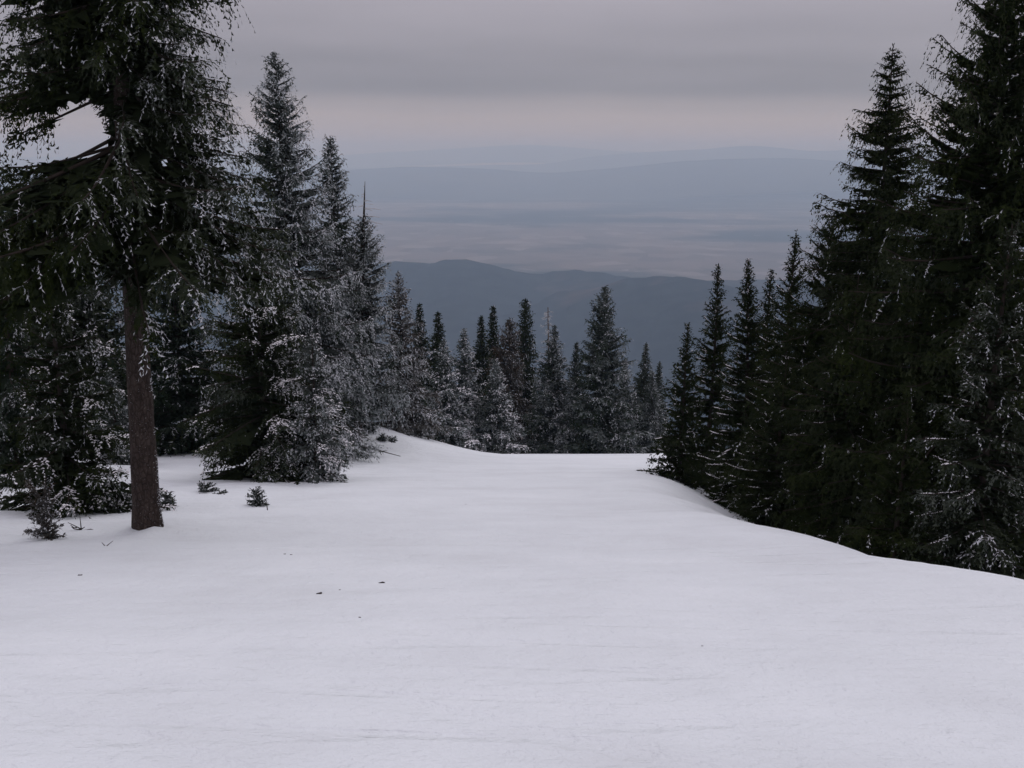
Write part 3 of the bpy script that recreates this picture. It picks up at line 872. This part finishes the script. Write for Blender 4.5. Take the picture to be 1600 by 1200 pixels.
plant('low dark spruce filling the foot of the middle lower group', 822, 585, 66, 48, sprig=.27, mat=FOL_DARK, rime=.06, hoar=.02, **E_, **YOUNG)

# --- right side
Rk = dict(wind=(-.6, -.5), group=RIGHT)
plant('small spruce at the tip of the right row where the run narrows', 1075, 508, 25.5, 44, mat=FOL_DARK, rime=.015, windk=.02, hoar=.012, pads=1.3, padw=.017, **Rk, **YOUNG)
plant('narrow topped spruce second in the right row', 1122, 415, 27, 52, mat=FOL_DARK, rime=.015, windk=.02, hoar=.012, pads=1.6, padw=.020, **Rk, **dict(YOUNG))
plant('snow-lined spruce third in the right row', 1170, 408, 23.5, 66, mat=FOL_DARK, rime=.015, windk=.02, hoar=.012, pads=2.4, padw=.020, **Rk, **dict(YOUNG))
plant('slightly shorter spruce behind the snow-lined one', 1205, 424, 27, 62, mat=FOL_DARK, rime=.015, windk=.02, hoar=.012, pads=1.0, padw=.020, **Rk, **YOUNG)
plant('slender spruce with a long needle tip left of the big right one', 1245, 364, 22.5, 66, mat=FOL_DARK, rime=.015, windk=.02, hoar=.012, pads=1.6, padw=.017, leader=.5, **Rk, **dict(YOUNG, pw=.8))
plant('bushy dark spruce against the left flank of the tiered right one', 1300, 350, 20.5, 95, mat=FOL_DARK, rime=.015, windk=.02, hoar=.012, pads=.25, padw=.011, **Rk, **dict(OLD, pw=.5))
plant('tall spruce with tiered arrowhead top on the right', 1395, 72, 19.5, 150, mat=FOL_DARK, rime=.015, windk=.02, hoar=.012, pads=.0, **Rk, **dict(OLD, a0=-14, a1=16, hang=.45, rag=.32, step=.21, jit=.8, per=8, pw=.80, sprig=.096))
plant('big spruce cut off by the upper right corner', 1590, -70, 15.5, 200, mat=FOL_DARK, rime=.015, windk=.02, hoar=.012, pads=.0, **Rk, **dict(OLD, a0=-22, hang=.55, step=.17, jit=.9, pw=.62, rag=.28, per=7, sprig=.094))
plant('frosted young spruce at the lower right corner', 1580, 350, 12.6, 125, mat=FOL_DARK, rime=.08, windk=0.1, hoar=0.07, pads=.7, padw=.015, **Rk, **dict(YOUNG, a0=-14, hang=.25, pw=.8))
plant('dark spruce filling the middle of the right row', 1345, 430, 16.5, 120, mat=FOL_DARK, rime=.015, windk=.02, hoar=.012, pads=.12, padw=.010, **Rk, **dict(OLD, pw=.7, hb=.3))
plant('dark spruce standing between the tiered one and the corner one', 1465, 380, 15.5, 120, mat=FOL_DARK, rime=.015, windk=.02, hoar=.012, pads=.12, padw=.010, **Rk, **dict(OLD, pw=.7))
plant('low dark spruce under the needle tipped one', 1230, 560, 18.5, 75, mat=FOL_DARK, rime=.015, windk=.02, hoar=.012, pads=1.3, padw=.015, **Rk, **YOUNG)
plant('low dark spruce at the lip under the tiered one', 1420, 640, 12.8, 85, mat=FOL_DARK, rime=.015, windk=.02, hoar=.012, pads=.12, padw=.010, **Rk, **YOUNG)

# ------------------------------------------------------------------ saplings and small things in the snow
SAPL = 'young spruces poking out of the snow'


def sapling(label, pxx, pyy, h_px, hw_px, **kw):
    p = hit(pxx, pyy)
    H = h_px / F_PX * p[1] * 1.02
    a = dict(hb=.02, step=max(.045, H * .13), per=6, a0=8, a1=55, sag=.15, up=.1, hang=.05, pw=.55, low=.8, sprig=.034 + .0006 * p[1], leader=H * .4,
             trunk_r=.008, rime=.25, windk=.2, hoar=.2, wind=WL, name='spruce_sapling', cat='sapling', group=SAPL, mat=FOL_COOL, rag=.4)
    a.update(kw)
    return spruce(label, tuple(p - np.array([0, 0, .02])), H, hw_px / F_PX * p[1], Y=p[1], seed=int(pxx * 7 + pyy), **a)


sapling('bushy rimed sapling in the snow left of the bare trunk', 76, 842, 78, 24, rime=.55, windk=.3, hoar=.45, pw=.12, a0=22, a1=60, per=6, step=.085, mat=FOL_BROWN, side=(-.2, 0))
sapling('thin frosted sapling just behind the foot of the bare trunk', 262, 791, 28, 9, rime=.4, hoar=.4)
sapling('half buried dark sapling, left one of a touching pair', 320, 768, 18, 16, rime=.15, hoar=.15)
sapling('flattened snow-dusted sapling, right one of a touching pair', 343, 772, 10, 17, rime=.3, hoar=.3, a0=-5, a1=20)
sapling('tiny upright sapling standing alone on open snow', 402, 790, 34, 11, rime=.2, hoar=.25)
sapling('low spruce tip lying beside the far left young spruce', 186, 780, 16, 18, rime=.2, hoar=.2, a0=-5)
sapling('small dark sprout beside the rimed spruce with short trunk', 597, 689, 13, 7, rime=.2)
sapling('second tiny sprout on the swell of snow', 613, 690, 10, 8, rime=.3, hoar=.3)


def sticks(name, label, cat, pxx, pyy, paths, mat, group=None, r=.004):
    """a few thin shoots joined at the root; paths in metres from the root"""
    p = hit(pxx, pyy)
    Vs, Fs, o = [], [], 0
    for pa in paths:
        pa = np.array(pa, float)
        q = np.linspace(0, 1, 5)
        pts = np.stack([np.interp(q, np.linspace(0, 1, len(pa)), pa[:, c]) for c in range(3)], 1)[None]
        v, f = tubes(pts, (r * (1 - .6 * q))[None], 5)
        Vs.append(v); Fs.append(f + o); o += len(v)
    ob = mesh_np(name, np.concatenate(Vs), np.concatenate(Fs), mat, smooth=True)
    ob.location = tuple(p - np.array([0, 0, .01]))
    return tag(ob, label, cat, group)


TW = 'twigs sticking out of the snow'
sticks('twig', 'upright stub with low side shoots right of the bushy sapling', 'twig', 127, 828,
       [[(0, 0, -.02), (0, 0, .19)], [(0, 0, .02), (-.05, 0, .05), (-.16, 0, .11)], [(0, 0, .01), (-.08, -.02, .03), (-.12, 0, .05)],
        [(0, 0, .02), (.05, 0, .05)], [(.01, 0, 0), (.12, 0, .02), (.2, 0, 0)], [(-.06, 0, .04), (-.1, .02, .03), (-.14, .02, .07)]], WOOD, TW, .009)
sticks('twig', 'short forked twig lying in front of the bare trunk', 'twig', 165, 853, [[(0, 0, 0), (.09, 0, .07)], [(0, 0, 0), (-.04, 0, .05)]], WOOD, TW, .006)
sticks('twig', 'single short peg beside the tiny upright sapling', 'twig', 418, 797, [[(0, 0, -.02), (-.01, 0, .17)]], WOOD, TW, .010)
rs = np.random.RandomState(3)
sticks('grass_tuft', 'dry yellow grass tuft at the lip of the right bank', 'grass tuft', 1408, 859,
       [[(0, 0, -.02), (a * .05, b * .04, .06), (a * .14, b * .1, .07 + c * .05)] for a, b, c in rs.uniform(-1, 1, (22, 3))], GRASS, None, .004)
CH = 'bits of bark scattered on the piste'
for lab, cx, cy, w in (('largest dark bark chip on the open snow', 597, 911, .055), ('dark bark chip nearest below the largest one', 499, 928, .042),
                       ('tiny bark speck between the two larger chips', 531, 922, .016), ('lone bark speck lowest on the snow', 562, 965, .020),
                       ('left one of a pair of small bark specks', 445, 866, .022), ('right one of a pair of small bark specks', 455, 867, .022),
                       ('curled bark chip on the snow near the left edge', 125, 899, .032), ('single dark speck in the right foreground snow', 1097, 1010, .016),
                       ('small dark speck far up the middle of the run', 728, 788, .022)):
    p = hit(cx, cy)
    n = 9; w = w * .72
    a = np.arange(n) / n * 6.283
    r0 = w * rs.uniform(.55, 1.0, n)
    top = np.stack([np.cos(a) * r0, np.sin(a) * r0 * .6, w * rs.uniform(.12, .4, n)], 1)
    bot = np.stack([np.cos(a) * r0 * .8, np.sin(a) * r0 * .5, np.full(n, -.004)], 1)
    V = np.concatenate([top, bot, [[0, 0, w * .38]]])
    j = np.arange(n); j2 = (j + 1) % n
    o = mesh_np('bark_chip', V, [np.stack([j, j2, np.full(n, 2 * n)], 1), np.stack([j + n, j2 + n, j2, j], 1)], WOOD)
    o.location = tuple(p - np.array([0, 0, w * .08])); o.rotation_euler = (0, 0, rs.uniform(-.5, .5))
    tag(o, lab, 'bark', CH)
